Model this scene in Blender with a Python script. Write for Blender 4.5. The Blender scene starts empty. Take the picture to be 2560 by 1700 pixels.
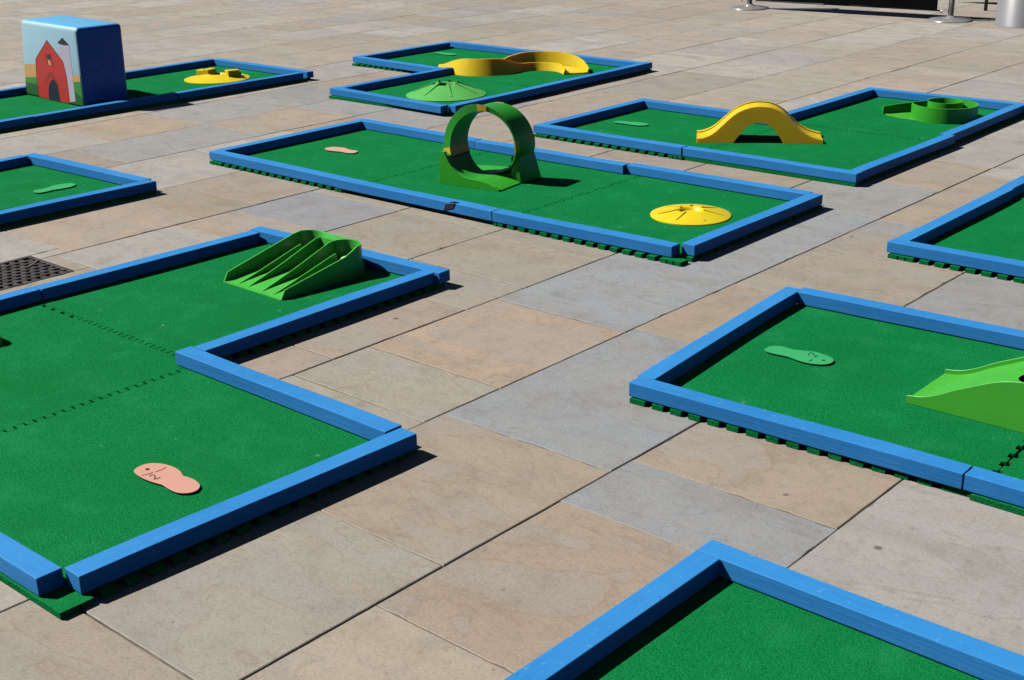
import bpy, bmesh, math, random
from mathutils import Vector, Matrix
random.seed(7)
R = math.radians
scene = bpy.context.scene
col = scene.collection
PI = math.pi

# ------------------------------------------------------------------ materials
def new_mat(name):
    m = bpy.data.materials.new(name); m.use_nodes = True
    nt = m.node_tree; b = nt.nodes['Principled BSDF']
    return m, nt, b
def nd(nt, typ, **kw):
    n = nt.nodes.new(typ)
    for k, v in kw.items(): setattr(n, k, v)
    return n
def setin(n, **kw):
    for k, v in kw.items(): n.inputs[k.replace('_', ' ')].default_value = v
def noise(nt, vec, scale, detail=4, rough=.55):
    n = nd(nt, 'ShaderNodeTexNoise'); setin(n, Scale=scale, Detail=detail, Roughness=rough)
    nt.links.new(vec, n.inputs['Vector']); return n.outputs['Fac']
def ramp(nt, fac, stops):
    r = nd(nt, 'ShaderNodeValToRGB'); e = r.color_ramp.elements
    while len(e) < len(stops): e.new(.5)
    for i, (p, c) in enumerate(stops):
        e[i].position = p; e[i].color = (c, c, c, 1) if not isinstance(c, (tuple, list)) else (*c, 1)
    nt.links.new(fac, r.inputs['Fac']); return r.outputs['Color']
def mix(nt, fac, a, b, mode='MIX'):
    n = nd(nt, 'ShaderNodeMix', data_type='RGBA', blend_type=mode)
    for sock, v in ((n.inputs[0], fac), (n.inputs[6], a), (n.inputs[7], b)):
        if isinstance(v, (float, int)): sock.default_value = v
        elif isinstance(v, (tuple, list)): sock.default_value = (*v, 1)
        else: nt.links.new(v, sock)
    return n.outputs[2]
def bump(nt, b, h, strength, dist):
    n = nd(nt, 'ShaderNodeBump'); setin(n, Strength=strength, Distance=dist)
    nt.links.new(h, n.inputs['Height']); nt.links.new(n.outputs['Normal'], b.inputs['Normal'])
def coords(nt, which='Object', scale=None):
    t = nd(nt, 'ShaderNodeTexCoord').outputs[which]
    if scale:
        m = nd(nt, 'ShaderNodeMapping'); m.inputs['Scale'].default_value = scale
        nt.links.new(t, m.inputs['Vector']); t = m.outputs['Vector']
    return t

def plastic(name, c, rough=.38, var=.10, spec=.5, sss=0.):
    m, nt, b = new_mat(name); o = coords(nt)
    f = noise(nt, o, 9, 5)
    dark = tuple(x*(1-var) for x in c); lite = tuple(min(1, x*(1+var)) for x in c)
    cc = mix(nt, f, dark, lite)
    f2 = noise(nt, o, 60, 3)
    cc = mix(nt, ramp(nt, f2, [(.60, 0.), (.75, .12)]), cc, tuple(x*.8+.04 for x in c))
    nt.links.new(cc, b.inputs['Base Color'])
    nt.links.new(ramp(nt, noise(nt, o, 25, 4), [(.3, rough-.08), (.7, rough+.12)]), b.inputs['Roughness'])
    b.inputs['Specular IOR Level'].default_value = spec
    if sss:
        b.inputs['Subsurface Weight'].default_value = sss; b.inputs['Subsurface Radius'].default_value = (1., .7, .25); b.inputs['Subsurface Scale'].default_value = .012
    bump(nt, b, noise(nt, o, 140, 2), .12, .002)
    return m

def make_blue():
    m, nt, b = new_mat('blue_painted_board'); o = coords(nt)
    ob = nd(nt, 'ShaderNodeObjectInfo').outputs['Random']
    st = coords(nt, 'Object', (1.2, 26, 26))
    grain = noise(nt, st, 5, 6, .65)
    big = noise(nt, o, 5, 4)
    a = mix(nt, ob, (.036, .272, .66), (.046, .315, .73))
    c = mix(nt, ramp(nt, grain, [(.30, 0.), (.75, 1.)]), mix(nt, 1., a, (.66, .76, .84), 'MULTIPLY'), a)
    c = mix(nt, ramp(nt, big, [(.35, 0.), (.7, .35)]), c, (.060, .345, .80))
    sc = noise(nt, coords(nt, 'Object', (3, 11, 11)), 6, 8, .7)
    c = mix(nt, ramp(nt, sc, [(.62, 0.), (.70, .6)]), c, (.022, .15, .44))
    sp = noise(nt, o, 55, 3)
    c = mix(nt, ramp(nt, sp, [(.66, 0.), (.73, .6)]), c, (.16, .42, .74))
    dk = noise(nt, o, 17, 6, .75)
    c = mix(nt, ramp(nt, dk, [(.27, .7), (.32, 0.)]), c, (.012, .07, .22))
    nt.links.new(c, b.inputs['Base Color'])
    nt.links.new(ramp(nt, grain, [(.3, .62), (.8, .48)]), b.inputs['Roughness'])
    b.inputs['Specular IOR Level'].default_value = .25
    bump(nt, b, grain, .35, .003)
    return m

def make_turf():
    m, nt, b = new_mat('green_artificial_turf')
    g = nd(nt, 'ShaderNodeNewGeometry').outputs['Position']
    fine = noise(nt, g, 170, 3, .75)
    mid = noise(nt, g, 70, 5, .8)
    big = noise(nt, g, 2.2, 4)
    c = mix(nt, ramp(nt, fine, [(.36, 0.), (.64, 1.)]), (.001, .105, .024), (.007, .310, .085))
    c = mix(nt, ramp(nt, mid, [(.38, .0), (.64, .55)]), c, (.008, .27, .075))
    c = mix(nt, ramp(nt, big, [(.40, 0.), (.66, .45)]), c, (.003, .175, .036))
    fade = noise(nt, g, 5.5, 6, .7)
    c = mix(nt, ramp(nt, fade, [(.50, 0.), (.70, .38)]), c, (.022, .31, .105))
    dirt = noise(nt, g, 24, 7, .75)
    c = mix(nt, ramp(nt, dirt, [(.655, 0.), (.72, .5)]), c, (.10, .36, .16))
    v = nd(nt, 'ShaderNodeTexVoronoi'); setin(v, Scale=7.); nt.links.new(g, v.inputs['Vector'])
    dist = nd(nt, 'ShaderNodeMath', operation='ADD'); nt.links.new(v.outputs['Distance'], dist.inputs[0])
    j = nd(nt, 'ShaderNodeMath', operation='MULTIPLY'); j.inputs[1].default_value = .09
    nt.links.new(mid, j.inputs[0]); nt.links.new(j.outputs[0], dist.inputs[1])
    c = mix(nt, ramp(nt, dist.outputs[0], [(.070, .55), (.098, 0.)]), c, (.20, .46, .24))
    nt.links.new(c, b.inputs['Base Color'])
    b.inputs['Roughness'].default_value = .85
    b.inputs['Specular IOR Level'].default_value = .06
    h = nd(nt, 'ShaderNodeMath', operation='ADD'); nt.links.new(fine, h.inputs[0]); nt.links.new(mid, h.inputs[1])
    bump(nt, b, h.outputs[0], .9, .004)
    return m

def make_stone():
    m, nt, b = new_mat('sandstone_paving')
    at = nd(nt, 'ShaderNodeAttribute', attribute_name='slab_colour').outputs['Color']
    sd = nd(nt, 'ShaderNodeAttribute', attribute_name='slab_shift').outputs['Vector']
    g = nd(nt, 'ShaderNodeNewGeometry').outputs['Position']
    off = nd(nt, 'ShaderNodeVectorMath', operation='MULTIPLY_ADD')
    nt.links.new(sd, off.inputs[0]); off.inputs[1].default_value = (37, 53, 0); nt.links.new(g, off.inputs[2])
    p = off.outputs[0]
    mp = nd(nt, 'ShaderNodeMapping'); mp.inputs['Scale'].default_value = (1, 2.2, 1); mp.inputs['Rotation'].default_value = (0, 0, .5)
    nt.links.new(p, mp.inputs['Vector'])
    wn = nd(nt, 'ShaderNodeTexNoise'); setin(wn, Scale=1.5, Detail=3.0, Roughness=.5, Distortion=1.2); nt.links.new(mp.outputs[0], wn.inputs['Vector'])
    bands = wn.outputs['Fac']
    c = mix(nt, ramp(nt, bands, [(.50, 0.), (.545, .42)]), at, (.348, .336, .315))
    c = mix(nt, ramp(nt, bands, [(.487, 0.), (.499, .30), (.511, 0.)]), c, (.24, .165, .10))
    c = mix(nt, ramp(nt, bands, [(.28, .26), (.42, 0.)]), c, (.40, .30, .205))
    swirl = nd(nt, 'ShaderNodeTexWave', wave_type='RINGS'); setin(swirl, Scale=.55, Distortion=7, Detail=3)
    nt.links.new(p, swirl.inputs['Vector'])
    c = mix(nt, ramp(nt, swirl.outputs['Fac'], [(.0, .12), (.12, 0.)]), c, (.24, .18, .125))
    blot = noise(nt, p, 6, 7, .7)
    c = mix(nt, ramp(nt, blot, [(.32, .34), (.50, 0.)]), c, (.245, .212, .17))
    c = mix(nt, ramp(nt, blot, [(.55, 0.), (.72, .20)]), c, (.46, .43, .385))
    gm = noise(nt, p, 28, 6, .8)
    c = mix(nt, ramp(nt, gm, [(.34, .40), (.48, 0.)]), c, (.22, .185, .145))
    c = mix(nt, ramp(nt, gm, [(.56, 0.), (.70, .22)]), c, (.50, .455, .40))
    gr = noise(nt, p, 120, 4, .8)
    c = mix(nt, ramp(nt, gr, [(.34, .38), (.48, 0.)]), c, (.17, .14, .11))
    c = mix(nt, ramp(nt, gr, [(.54, 0.), (.68, .22)]), c, (.56, .52, .46))
    pit = noise(nt, p, 34, 3, .6)
    c = mix(nt, ramp(nt, pit, [(.255, .65), (.29, 0.)]), c, (.12, .10, .08))
    v = nd(nt, 'ShaderNodeTexVoronoi'); setin(v, Scale=2.7); nt.links.new(g, v.inputs['Vector'])
    c = mix(nt, ramp(nt, v.outputs['Distance'], [(.024, .75), (.036, 0.)]), c, (.10, .085, .07))
    edge = noise(nt, g, 16, 6, .7)
    nt.links.new(c, b.inputs['Base Color'])
    nt.links.new(ramp(nt, blot, [(.3, .55), (.7, .78)]), b.inputs['Roughness'])
    b.inputs['Specular IOR Level'].default_value = .35
    h = nd(nt, 'ShaderNodeMath', operation='MULTIPLY_ADD'); nt.links.new(blot, h.inputs[0]); h.inputs[1].default_value = 3.0; nt.links.new(gr, h.inputs[2])
    bump(nt, b, h.outputs[0], .35, .002)
    return m

def make_joint():
    m, nt, b = new_mat('joint_mortar')
    g = nd(nt, 'ShaderNodeNewGeometry').outputs['Position']
    c = mix(nt, ramp(nt, noise(nt, g, 5, 6, .7), [(.38, 0.), (.62, 1.)]), (.075, .060, .045), (.25, .215, .17))
    nt.links.new(c, b.inputs['Base Color']); b.inputs['Roughness'].default_value = .9
    return m

def simple(name, c, rough=.5, metal=0., var=.15, scale=14):
    m, nt, b = new_mat(name)
    f = noise(nt, coords(nt), scale, 5, .65)
    cc = mix(nt, f, tuple(x*(1-var) for x in c), tuple(min(1, x*(1+var)) for x in c))
    nt.links.new(cc, b.inputs['Base Color']); b.inputs['Roughness'].default_value = rough; b.inputs['Metallic'].default_value = metal
    return m

def rusty_iron():
    m, nt, b = new_mat('worn_cast_iron')
    o = nd(nt, 'ShaderNodeNewGeometry').outputs['Position']
    c = mix(nt, ramp(nt, noise(nt, o, 18, 6, .7), [(.35, 0.), (.65, 1.)]), (.045, .036, .035), (.13, .112, .108))
    c = mix(nt, ramp(nt, noise(nt, o, 60, 4), [(.6, 0.), (.75, .6)]), c, (.10, .05, .03))
    nt.links.new(c, b.inputs['Base Color']); b.inputs['Roughness'].default_value = .6; b.inputs['Metallic'].default_value = .3
    return m

BLUE = make_blue(); TURF = make_turf(); STONE = make_stone(); JOINT = make_joint()
YEL = plastic('yellow_plastic', (.91, .66, .014), .36, sss=.75)
LEMON = plastic('lemon_yellow_plastic', (.92, .70, .018), .36, sss=.5)
LIME = plastic('lime_green_plastic', (.075, .50, .045), .36)
LOOPG = plastic('loop_green_plastic', (.034, .40, .034), .36, sss=.25)
RAMPG = plastic('ramp_green_plastic', (.045,.45,.030), .36)
SLIDEG = plastic('chute_green_plastic', (.085, .57, .080), .36, sss=.3)
SPIRG = plastic('cup_green_plastic', (.048, .45, .030), .36, sss=.3)
TAPE = simple('yellow_tape', (.80, .60, .06), .4)
BTAPE = simple('black_tape', (.012, .012, .016), .45)
PINK = plastic('pink_foam', (.68, .36, .275), .7, .06, .2)
PEACH = plastic('peach_foam', (.68, .42, .31), .7, .06, .2)
FOOTG = plastic('mint_foam', (.045, .43, .15), .7, .06, .2)
PALE = simple('pale_rim', (.68, .66, .46), .7)
PALEG = simple('pale_green_rim', (.10, .46, .20), .7)
INK = simple('brown_marker_ink', (.055, .016, .012), .8)
INKG = simple('green_marker_ink', (.006, .12, .03), .8)
SUNFLOOR = simple('sunlit_floor_plastic', (.55, .82, .50), .35)
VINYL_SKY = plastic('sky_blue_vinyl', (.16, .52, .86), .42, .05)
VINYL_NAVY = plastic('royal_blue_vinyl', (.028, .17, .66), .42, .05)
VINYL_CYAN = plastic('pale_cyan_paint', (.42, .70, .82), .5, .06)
P_RED = simple('barn_red_paint', (.60, .045, .030), .55, var=.25, scale=40)
P_DARK = simple('dark_line_paint', (.035, .018, .022), .6)
P_SILO = simple('silo_lilac_paint', (.60, .57, .66), .6, var=.2, scale=60)
P_TAN = simple('field_tan_paint', (.72, .46, .17), .6)
P_GRASS = simple('meadow_green_paint', (.05, .34, .055), .6)
P_GRASSD = simple('deep_green_paint', (.018, .14, .03), .6)
P_NAVY = simple('doorway_navy', (.006, .012, .035), .7)
P_PEACH = simple('hayloft_peach_paint', (.80, .45, .25), .6)
CHROME = simple('brushed_steel', (.60, .585, .56), .22, .55, .05)
BLACK = simple('black_mesh_fabric', (.004, .0045, .005), .95, var=.3, scale=120); BLACK.node_tree.nodes['Principled BSDF'].inputs['Specular IOR Level'].default_value = .08
BLACKM = simple('black_metal', (.015, .015, .016), .45)
GREYP = simple('grey_painted_steel', (.36, .36, .37), .35, .25, .06, 6)
IRON = rusty_iron()
PITM = simple('drain_pit', (.012, .010, .010), .9)
TWIG = simple('dry_twig', (.55, .47, .38), .8)

# ------------------------------------------------------------------ mesh helpers
class MB:
    def __init__(s): s.v = []; s.f = []; s.m = []
    def add(s, vs, fs, mi=0):
        o = len(s.v); s.v += [tuple(v) for v in vs]
        for f in fs: s.f.append([o+i for i in f]); s.m.append(mi)
    def box(s, x0, x1, y0, y1, z0, z1, mi=0, taper=0.):
        t = taper
        s.add([(x0,y0,z0),(x1,y0,z0),(x1,y1,z0),(x0,y1,z0),(x0+t,y0+t,z1),(x1-t,y0+t,z1),(x1-t,y1-t,z1),(x0+t,y1-t,z1)],
              [(3,2,1,0),(4,5,6,7),(0,1,5,4),(1,2,6,5),(2,3,7,6),(3,0,4,7)], mi)
    def prism(s, pts, z0, z1, mi=0):                      # plan outline, extruded in z
        n = len(pts)
        s.add([(x,y,z0) for x,y in pts]+[(x,y,z1) for x,y in pts],
              [tuple(range(n))[::-1], tuple(range(n,2*n))]+[(i,(i+1)%n,n+(i+1)%n,n+i) for i in range(n)], mi)
    def side_prism(s, pts, y0, y1, mi=0):                 # side outline in x,z extruded along y
        n = len(pts)
        s.add([(x,y0,z) for x,z in pts]+[(x,y1,z) for x,z in pts],
              [tuple(range(n)), tuple(range(n,2*n))[::-1]]+[((i+1)%n,i,n+i,n+(i+1)%n) for i in range(n)], mi)
    def loft(s, rings, closed=True, caps=True, mi=0):
        n = len(rings[0]); o = len(s.v)
        for r in rings: s.v += [tuple(p) for p in r]
        for k in range(len(rings)-1):
            for i in range(n if closed else n-1):
                j = (i+1) % n
                s.f.append([o+k*n+i, o+k*n+j, o+(k+1)*n+j, o+(k+1)*n+i]); s.m.append(mi)
        if caps and closed:
            s.f.append([o+i for i in range(n)][::-1]); s.m.append(mi)
            L = o+(len(rings)-1)*n
            s.f.append([L+i for i in range(n)]); s.m.append(mi)
    def lathe(s, prof, n=48, c=(0,0), mi=0, cap=True):
        rings = [[(c[0]+r*math.cos(2*PI*i/n), c[1]+r*math.sin(2*PI*i/n), z) for i in range(n)] for r, z in prof]
        s.loft(rings, True, cap, mi)
    def tube(s, path, r, n=8, mi=0):
        rings = []
        for i, p in enumerate(path):
            a = Vector(path[max(0,i-1)]); b = Vector(path[min(len(path)-1,i+1)])
            d = (b-a).normalized(); u = d.orthogonal().normalized(); w = d.cross(u)
            rings.append([Vector(p)+r*(math.cos(2*PI*k/n)*u+math.sin(2*PI*k/n)*w) for k in range(n)])
        s.loft(rings, True, True, mi)
    def build(s, name, mats, parent=None, smooth=False, bevel=0., loc=None, rz=0., seg=2, angle=35):
        me = bpy.data.meshes.new(name)
        me.from_pydata(s.v, [], s.f)
        mats = mats if isinstance(mats, (list, tuple)) else [mats]
        for m in mats: me.materials.append(m)
        for p, mi in zip(me.polygons, s.m): p.material_index = mi
        bm = bmesh.new(); bm.from_mesh(me)
        bmesh.ops.recalc_face_normals(bm, faces=bm.faces); bm.to_mesh(me); bm.free()
        o = bpy.data.objects.new(name, me); col.objects.link(o)
        if parent: o.parent = parent
        if loc is not None: o.location = loc
        o.rotation_euler = (0, 0, rz)
        if smooth:
            for p in me.polygons: p.use_smooth = True
        if bevel:
            b = o.modifiers.new('bevel', 'BEVEL'); b.width = bevel; b.segments = seg; b.limit_method = 'ANGLE'; b.angle_limit = R(angle)
        if smooth:
            sh = me.attributes
            o.modifiers.new('wn', 'WEIGHTED_NORMAL') if bevel else None
        return o
def sharp(o, deg=35):
    bm = bmesh.new(); bm.from_mesh(o.data)
    for e in bm.edges:
        if len(e.link_faces) == 2 and e.calc_face_angle(0) > R(deg): e.smooth = False
    for f in bm.faces: f.smooth = True
    bm.to_mesh(o.data); bm.free()
    return o
def tag(o, label, cat, group=None, kind=None):
    if label: o['label'] = label
    if cat: o['category'] = cat
    if group: o['group'] = group
    if kind: o['kind'] = kind
    return o
def thing(name, label, cat, loc=(0,0,0), rz=0., group=None):
    o = bpy.data.objects.new(name, None); o.empty_display_size = .1; col.objects.link(o)
    o.location = loc; o.rotation_euler = (0,0,rz)
    return tag(o, label, cat, group)
def catmull(pts, n=8):
    out = []; P = [Vector(p) for p in pts]
    for i in range(len(P)-1):
        a = P[max(0,i-1)]; b = P[i]; c = P[i+1]; d = P[min(len(P)-1,i+2)]
        for k in range(n):
            t = k/n
            out.append(.5*((2*b)+(c-a)*t+(2*a-5*b+4*c-d)*t*t+(3*b-a-3*c+d)*t**3))
    out.append(P[-1]); return out

# ------------------------------------------------------------------ ground and paving
ZM = .018                                     # top of the turf tiles
g = MB(); g.add([(-260,-260,-.004),(260,-260,-.004),(260,260,-.004),(-260,260,-.004)], [(0,1,2,3)])
tag(g.build('ground', JOINT), None, None, kind='structure')

TAN = (.388,.332,.264); TAN2 = (.400,.327,.252); GREY = (.335,.338,.336); BLU = (.306,.325,.346); LIGHT = (.435,.415,.38)
SAND = (.41,.362,.298); ORANGE = (.408,.322,.238); PINKS = (.392,.328,.268); OLIVE = (.360,.327,.264); BROWN = (.34,.282,.208)
base_rows = [-1.38, -2.035, -2.69, -3.32, -3.972, -4.60, -5.262, -5.93, -6.625, -7.23]
rows = list(base_rows)
x = -7.23
while x > -34: x -= random.choice([.62,.655,.66,.70]); rows.append(x)
x = -1.38
while x < 12: x += random.choice([.63,.655,.66]); rows.insert(0, x)
known = {   # row's right edge x : joints along y and the tone of the slab that starts at each; far LIGHT slabs also imitate reflected sun
 -1.38: [(1.10,TAN),(1.79,TAN2),(2.475,BLU),(2.80,TAN2),(3.62,TAN),(4.05,GREY),(5.30,LIGHT)],
 -2.035: [(0.72,TAN),(1.335,OLIVE),(2.02,TAN2),(2.70,BLU),(3.705,TAN2),(4.385,TAN),(5.05,PINKS),(5.42,GREY),(5.62,TAN2),(6.745,LIGHT)],
 -2.69: [(2.05,OLIVE),(2.615,OLIVE),(2.965,ORANGE),(3.645,BLU),(5.65,GREY),(6.32,TAN2),(6.95,LIGHT),(7.9,LIGHT)],
 -3.32: [(2.30,PINKS),(2.80,PINKS),(3.475,OLIVE),(3.82,TAN),(4.3,OLIVE),(5.0,GREY),(5.75,TAN2),(6.5,PINKS)],
 -3.972: [(2.5,TAN),(3.15,TAN),(3.82,TAN),(4.355,OLIVE),(5.2,TAN),(5.9,PINKS),(6.9,PINKS),(7.6,LIGHT)],
 -4.60: [(2.2,TAN),(2.88,LIGHT),(3.52,TAN2),(3.865,BLU),(4.365,TAN),(5.2,TAN2),(5.8,PINKS),(6.6,TAN)],
 -5.262: [(2.3,LIGHT),(2.95,TAN2),(3.65,BROWN),(3.995,TAN),(4.7,GREY),(5.6,TAN),(6.2,PINKS),(7.3,TAN)],
 -5.93: [(2.3,TAN),(3.0,TAN),(3.80,LIGHT),(4.61,LIGHT),(5.3,TAN2),(5.9,GREY)],
 -6.625: [(3.2,TAN),(4.16,GREY),(5.14,TAN2),(5.9,GREY)],
 -7.23: [(3.6,LIGHT),(4.43,ORANGE),(5.13,GREY),(6.0,GREY),(6.6,PINKS)],
}
pv = MB(); cols = []; shifts = []
random.seed(21)
palette = [TAN, TAN, LIGHT, PINKS, GREY, LIGHT, SAND, OLIVE, LIGHT, SAND, SAND, TAN2]
palette = [tuple(1.06*(.66*a+.34*b) for a, b in zip(p, (.425,.385,.33))) for p in palette]  # lightened so the far stone imitates reflected sun streaks and sky sheen
GR = (-5.345, -4.982, 2.30, 2.805)            # opening of the drain grate
for xr, xl in zip(rows[:-1], rows[1:]):
    key = next((k for k in known if abs(k-xr) < 1e-6), None)
    L = []; 
    if key is not None:
        kn = known[key]; y = kn[0][0]; pre = []
        while y > -7: y -= random.choice([.34,.5,.67,.68,.8,1.0]); pre.append((y, random.choice(palette)))
        L = pre[::-1]+kn; y = kn[-1][0]
    else:
        y = -7-random.random(); L = [(y, random.choice(palette))]
    while y < 36:
        y += random.choice([.34,.5,.67,.68,.68,.8,1.0,1.1]); L.append((y, random.choice(palette)))
    for (y0, c), (y1, _) in zip(L[:-1], L[1:]):
        gx = random.choice([.0012,.0022,.003,.0036]); gy = random.choice([.0007,.0014,.0022,.003])
        x0 = xl+gx; x1 = xr-gx; a = y0+gy; b = y1-gy
        dz = random.uniform(-.0008,.0008); t = .0025
        lum = random.uniform(.96,1.14); cc = tuple(q*lum*random.uniform(.988,1.012) for q in c); sh = (random.random(), random.random(), random.random())
        def slab(x0, x1, a, b):
            near = b < 9.5 and a > .3 and -9 < x0 < 1
            def ragged(p, q):
                n = max(1, int(math.hypot(q[0]-p[0], q[1]-p[1])/.035)) if near else 1
                dx, dy = q[0]-p[0], q[1]-p[1]; L = math.hypot(dx, dy); nx, ny = -dy/L, dx/L; out = []; w_ = 0
                for i in range(n):
                    w_ = .6*w_+random.uniform(-.0007,.0007)
                    e = w_ + (random.uniform(.002,.006) if near and random.random() < .05 else 0)
                    out.append((p[0]+dx*i/n+nx*e, p[1]+dy*i/n+ny*e))
                return out
            j = [random.uniform(-.0014,.0014) for _ in range(8)]
            Q = [(x0+j[0],a+j[1]),(x1+j[2],a+j[3]),(x1+j[4],b+j[5]),(x0+j[6],b+j[7])]
            P = []
            for i in range(4): P += ragged(Q[i], Q[(i+1)%4])
            n = len(P); cx_, cy_ = (x0+x1)/2, (a+b)/2
            I = [(p[0]+(t if p[0] < x0+.02 else -t if p[0] > x1-.02 else 0), p[1]+(t if p[1] < a+.02 else -t if p[1] > b-.02 else 0)) for p in P]
            vs = [(p[0],p[1],-.010) for p in P]+[(p[0],p[1],dz-t*.8) for p in P]+[(p[0],p[1],dz) for p in I]
            fs = [tuple(range(2*n,3*n))]+[(i,(i+1)%n,n+(i+1)%n,n+i) for i in range(n)]+[(n+i,n+(i+1)%n,2*n+(i+1)%n,2*n+i) for i in range(n)]
            n0 = len(pv.f); pv.add(vs, fs)
            for _ in fs: cols.append(cc); shifts.append(sh)
        # keep the slabs clear of the grate opening
        if x0 < GR[1] and x1 > GR[0] and a < GR[3] and b > GR[2]:
            if x0 < GR[0]-.02: slab(x0, GR[0]-.004, a, b)
            if x1 > GR[1]+.02: slab(GR[1]+.004, x1, a, b)
            if b > GR[3]+.02: slab(max(x0,GR[0]-.002), min(x1,GR[1]+.002), GR[3]+.004, b)
            if a < GR[2]-.02: slab(max(x0,GR[0]-.002), min(x1,GR[1]+.002), a, GR[2]-.004)
        else: slab(x0, x1, a, b)
po = pv.build('paving', STONE); tag(po, None, None, kind='structure')
me = po.data
ca = me.attributes.new('slab_colour', 'FLOAT_COLOR', 'FACE'); sa = me.attributes.new('slab_shift', 'FLOAT_VECTOR', 'FACE')
for i in range(len(me.polygons)):
    ca.data[i].color = (*cols[i], 1); sa.data[i].vector = shifts[i]

# ------------------------------------------------------------------ lanes
PER = .0665; AMP = .013
def edge_pts(p0, p1, kind, wide=None):
    """outline from p0 to p1 (counter-clockwise tile); tabs follow one absolute phase so that neighbours interlock"""
    d = Vector((p1[0]-p0[0], p1[1]-p0[1])); L = d.length; d /= L; nrm = Vector((d.y, -d.x))
    if kind == 'S': return [tuple(Vector(p0)+nrm*.020), tuple(Vector(p1)+nrm*.020)]
    if kind == 'F': return [tuple(Vector(p0)+nrm*.022), tuple(Vector(p1)+nrm*.022)]
    ax = 0 if abs(d.x) > .5 else 1
    sgn = 1 if d[ax] > 0 else -1
    npos = 1 if nrm[1-ax] > 0 else -1
    a, b = sorted((p0[ax], p1[ax]))
    gap = .0023 if kind == 'J' else 0
    ks = range(math.ceil((a+.012)/(PER/2)), math.floor((b-.012)/(PER/2))+1)
    cuts = [k*PER/2 for k in ks]; segs = []
    lims = [a]+cuts+[b]; par = [(ks[0]-1+i) % 2 for i in range(len(lims)-1)]
    out = []
    for (s0, s1), q in zip(zip(lims[:-1], lims[1:]), par):
        side = 1 if q == 0 else -1                       # absolute direction of this step
        outward = side*npos > 0
        if kind == 'T' and (s0 < a+.03 or s1 > b-.03): outward = True
        off = (AMP if kind == 'J' else .016) if outward else -AMP
        if kind == 'T' and not outward: off = -.020
        g0 = .0002 if outward else -.0002
        fl = .0035 if outward else -.0035                 # dovetail: tabs wider at the outside
        if kind == 'J' and wide and wide[0] < (s0+s1)/2 < wide[1] and outward: off -= .014; g0 = .004
        o2 = off-gap/2
        e0 = s0+g0 if s0 != a else s0; e1 = s1-g0 if s1 != b else s1
        f0 = 0 if s0 == a else fl; f1 = 0 if s1 == b else fl
        out.append((e0-f0, o2)); out.append((e1+f1, o2))
    if sgn < 0: out = out[::-1]
    res = []
    for s_, o_ in out:
        P = [0,0]; P[ax] = s_; P[1-ax] = p0[1-ax]+nrm[1-ax]*o_
        res.append(tuple(P))
    return res
class Lane:
    def __init__(s, name, label, c, group='mini golf lanes on the paving'):
        s.c = c; s.e = thing(name, label, 'mini golf lane', (c[0],c[1],0), 0, group)
    def tile(s, x0, x1, y0, y1, kinds, wide=None, rz=0.):       # kinds: near(y0), right(x1), far(y1), left(x0)
        P = [(x0,y0),(x1,y0),(x1,y1),(x0,y1)]; pts = []
        sx = lambda i: {'S': .020, 'F': .022, 'T': .016, 'J': 0.}[kinds[i]]
        for i in range(4):
            pts += edge_pts(P[i], P[(i+1)%4], kinds[i], wide if wide and wide[2] == i else None)
            a = [(0,-1),(1,0),(0,1),(-1,0)]; q = P[(i+1)%4]; j = (i+1) % 4
            if 'J' not in kinds[i]+kinds[j]: pts.append((q[0]+a[i][0]*sx(i)+a[j][0]*sx(j), q[1]+a[i][1]*sx(i)+a[j][1]*sx(j)))
        cx, cy = (x0+x1)/2, (y0+y1)/2
        cl = []
        for p in pts:
            q = (p[0]-cx, p[1]-cy)
            if not cl or (abs(q[0]-cl[-1][0])+abs(q[1]-cl[-1][1])) > 1e-5: cl.append(q)
        m = MB(); m.prism(cl, .0015, ZM)
        o = m.build('turf_tile', TURF, s.e, loc=(cx-s.c[0], cy-s.c[1], 0), rz=rz); return o
    def board(s, a, b, w=.066, z0=.021, z1=.069, bow=0., sag=0., lift=(0.,0.), taperend=None):
        A = Vector((a[0],a[1])); B = Vector((b[0],b[1])); d = B-A; L = d.length; rz = math.atan2(d.y, d.x)
        n = max(2, int(L/.11)); rings = []
        ph = random.uniform(0, 6)
        for i in range(n+1):
            t = i/n; xx = -L/2+L*t; k = 4*t*(1-t)
            yo = bow*k + .0012*math.sin(ph+5*t); zo = sag*k + lift[0]*(1-t)+lift[1]*t
            dw = .0009*math.sin(ph*2+7*t)
            rings.append([(xx, yo-w/2-dw, z0+zo), (xx, yo+w/2+dw, z0+zo), (xx, yo+w/2+dw, z1+zo+dw), (xx, yo-w/2-dw, z1+zo+dw)])
        m = MB(); m.loft(rings)
        mid = (A+B)/2
        o = m.build('border_board', BLUE, s.e, smooth=False, bevel=.0024, loc=(mid.x-s.c[0], mid.y-s.c[1], 0), rz=rz)
        return o

# big left L
l1 = Lane('golf_lane', 'large L-shaped green lane with pink footprint and twin chute, nearest on the left', (-3.6, 2.4))
l1.tile(-3.61,-2.563,1.298,2.42, 'STFJ')
l1.tile(-4.70,-3.61,1.33,2.45, 'SJJF')
l1.tile(-4.70,-3.598,2.45,3.60, 'JTFF', (-4.66,-4.37,0))
l1.board((-4.690,1.30),(-4.698,2.470)); l1.board((-4.692,2.474),(-4.663,3.530), bow=-.004)
l1.board((-4.715,3.571),(-3.574,3.622))
l1.board((-3.621,2.462),(-3.628,3.583), bow=-.004, sag=.002)
l1.board((-3.662,2.424),(-2.616,2.414))
l1.board((-2.609,1.354),(-2.571,2.432), bow=-.006, sag=.005)
l1.board((-3.70,1.316),(-2.645,1.318)); l1.board((-4.72,1.312),(-3.704,1.318))
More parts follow.
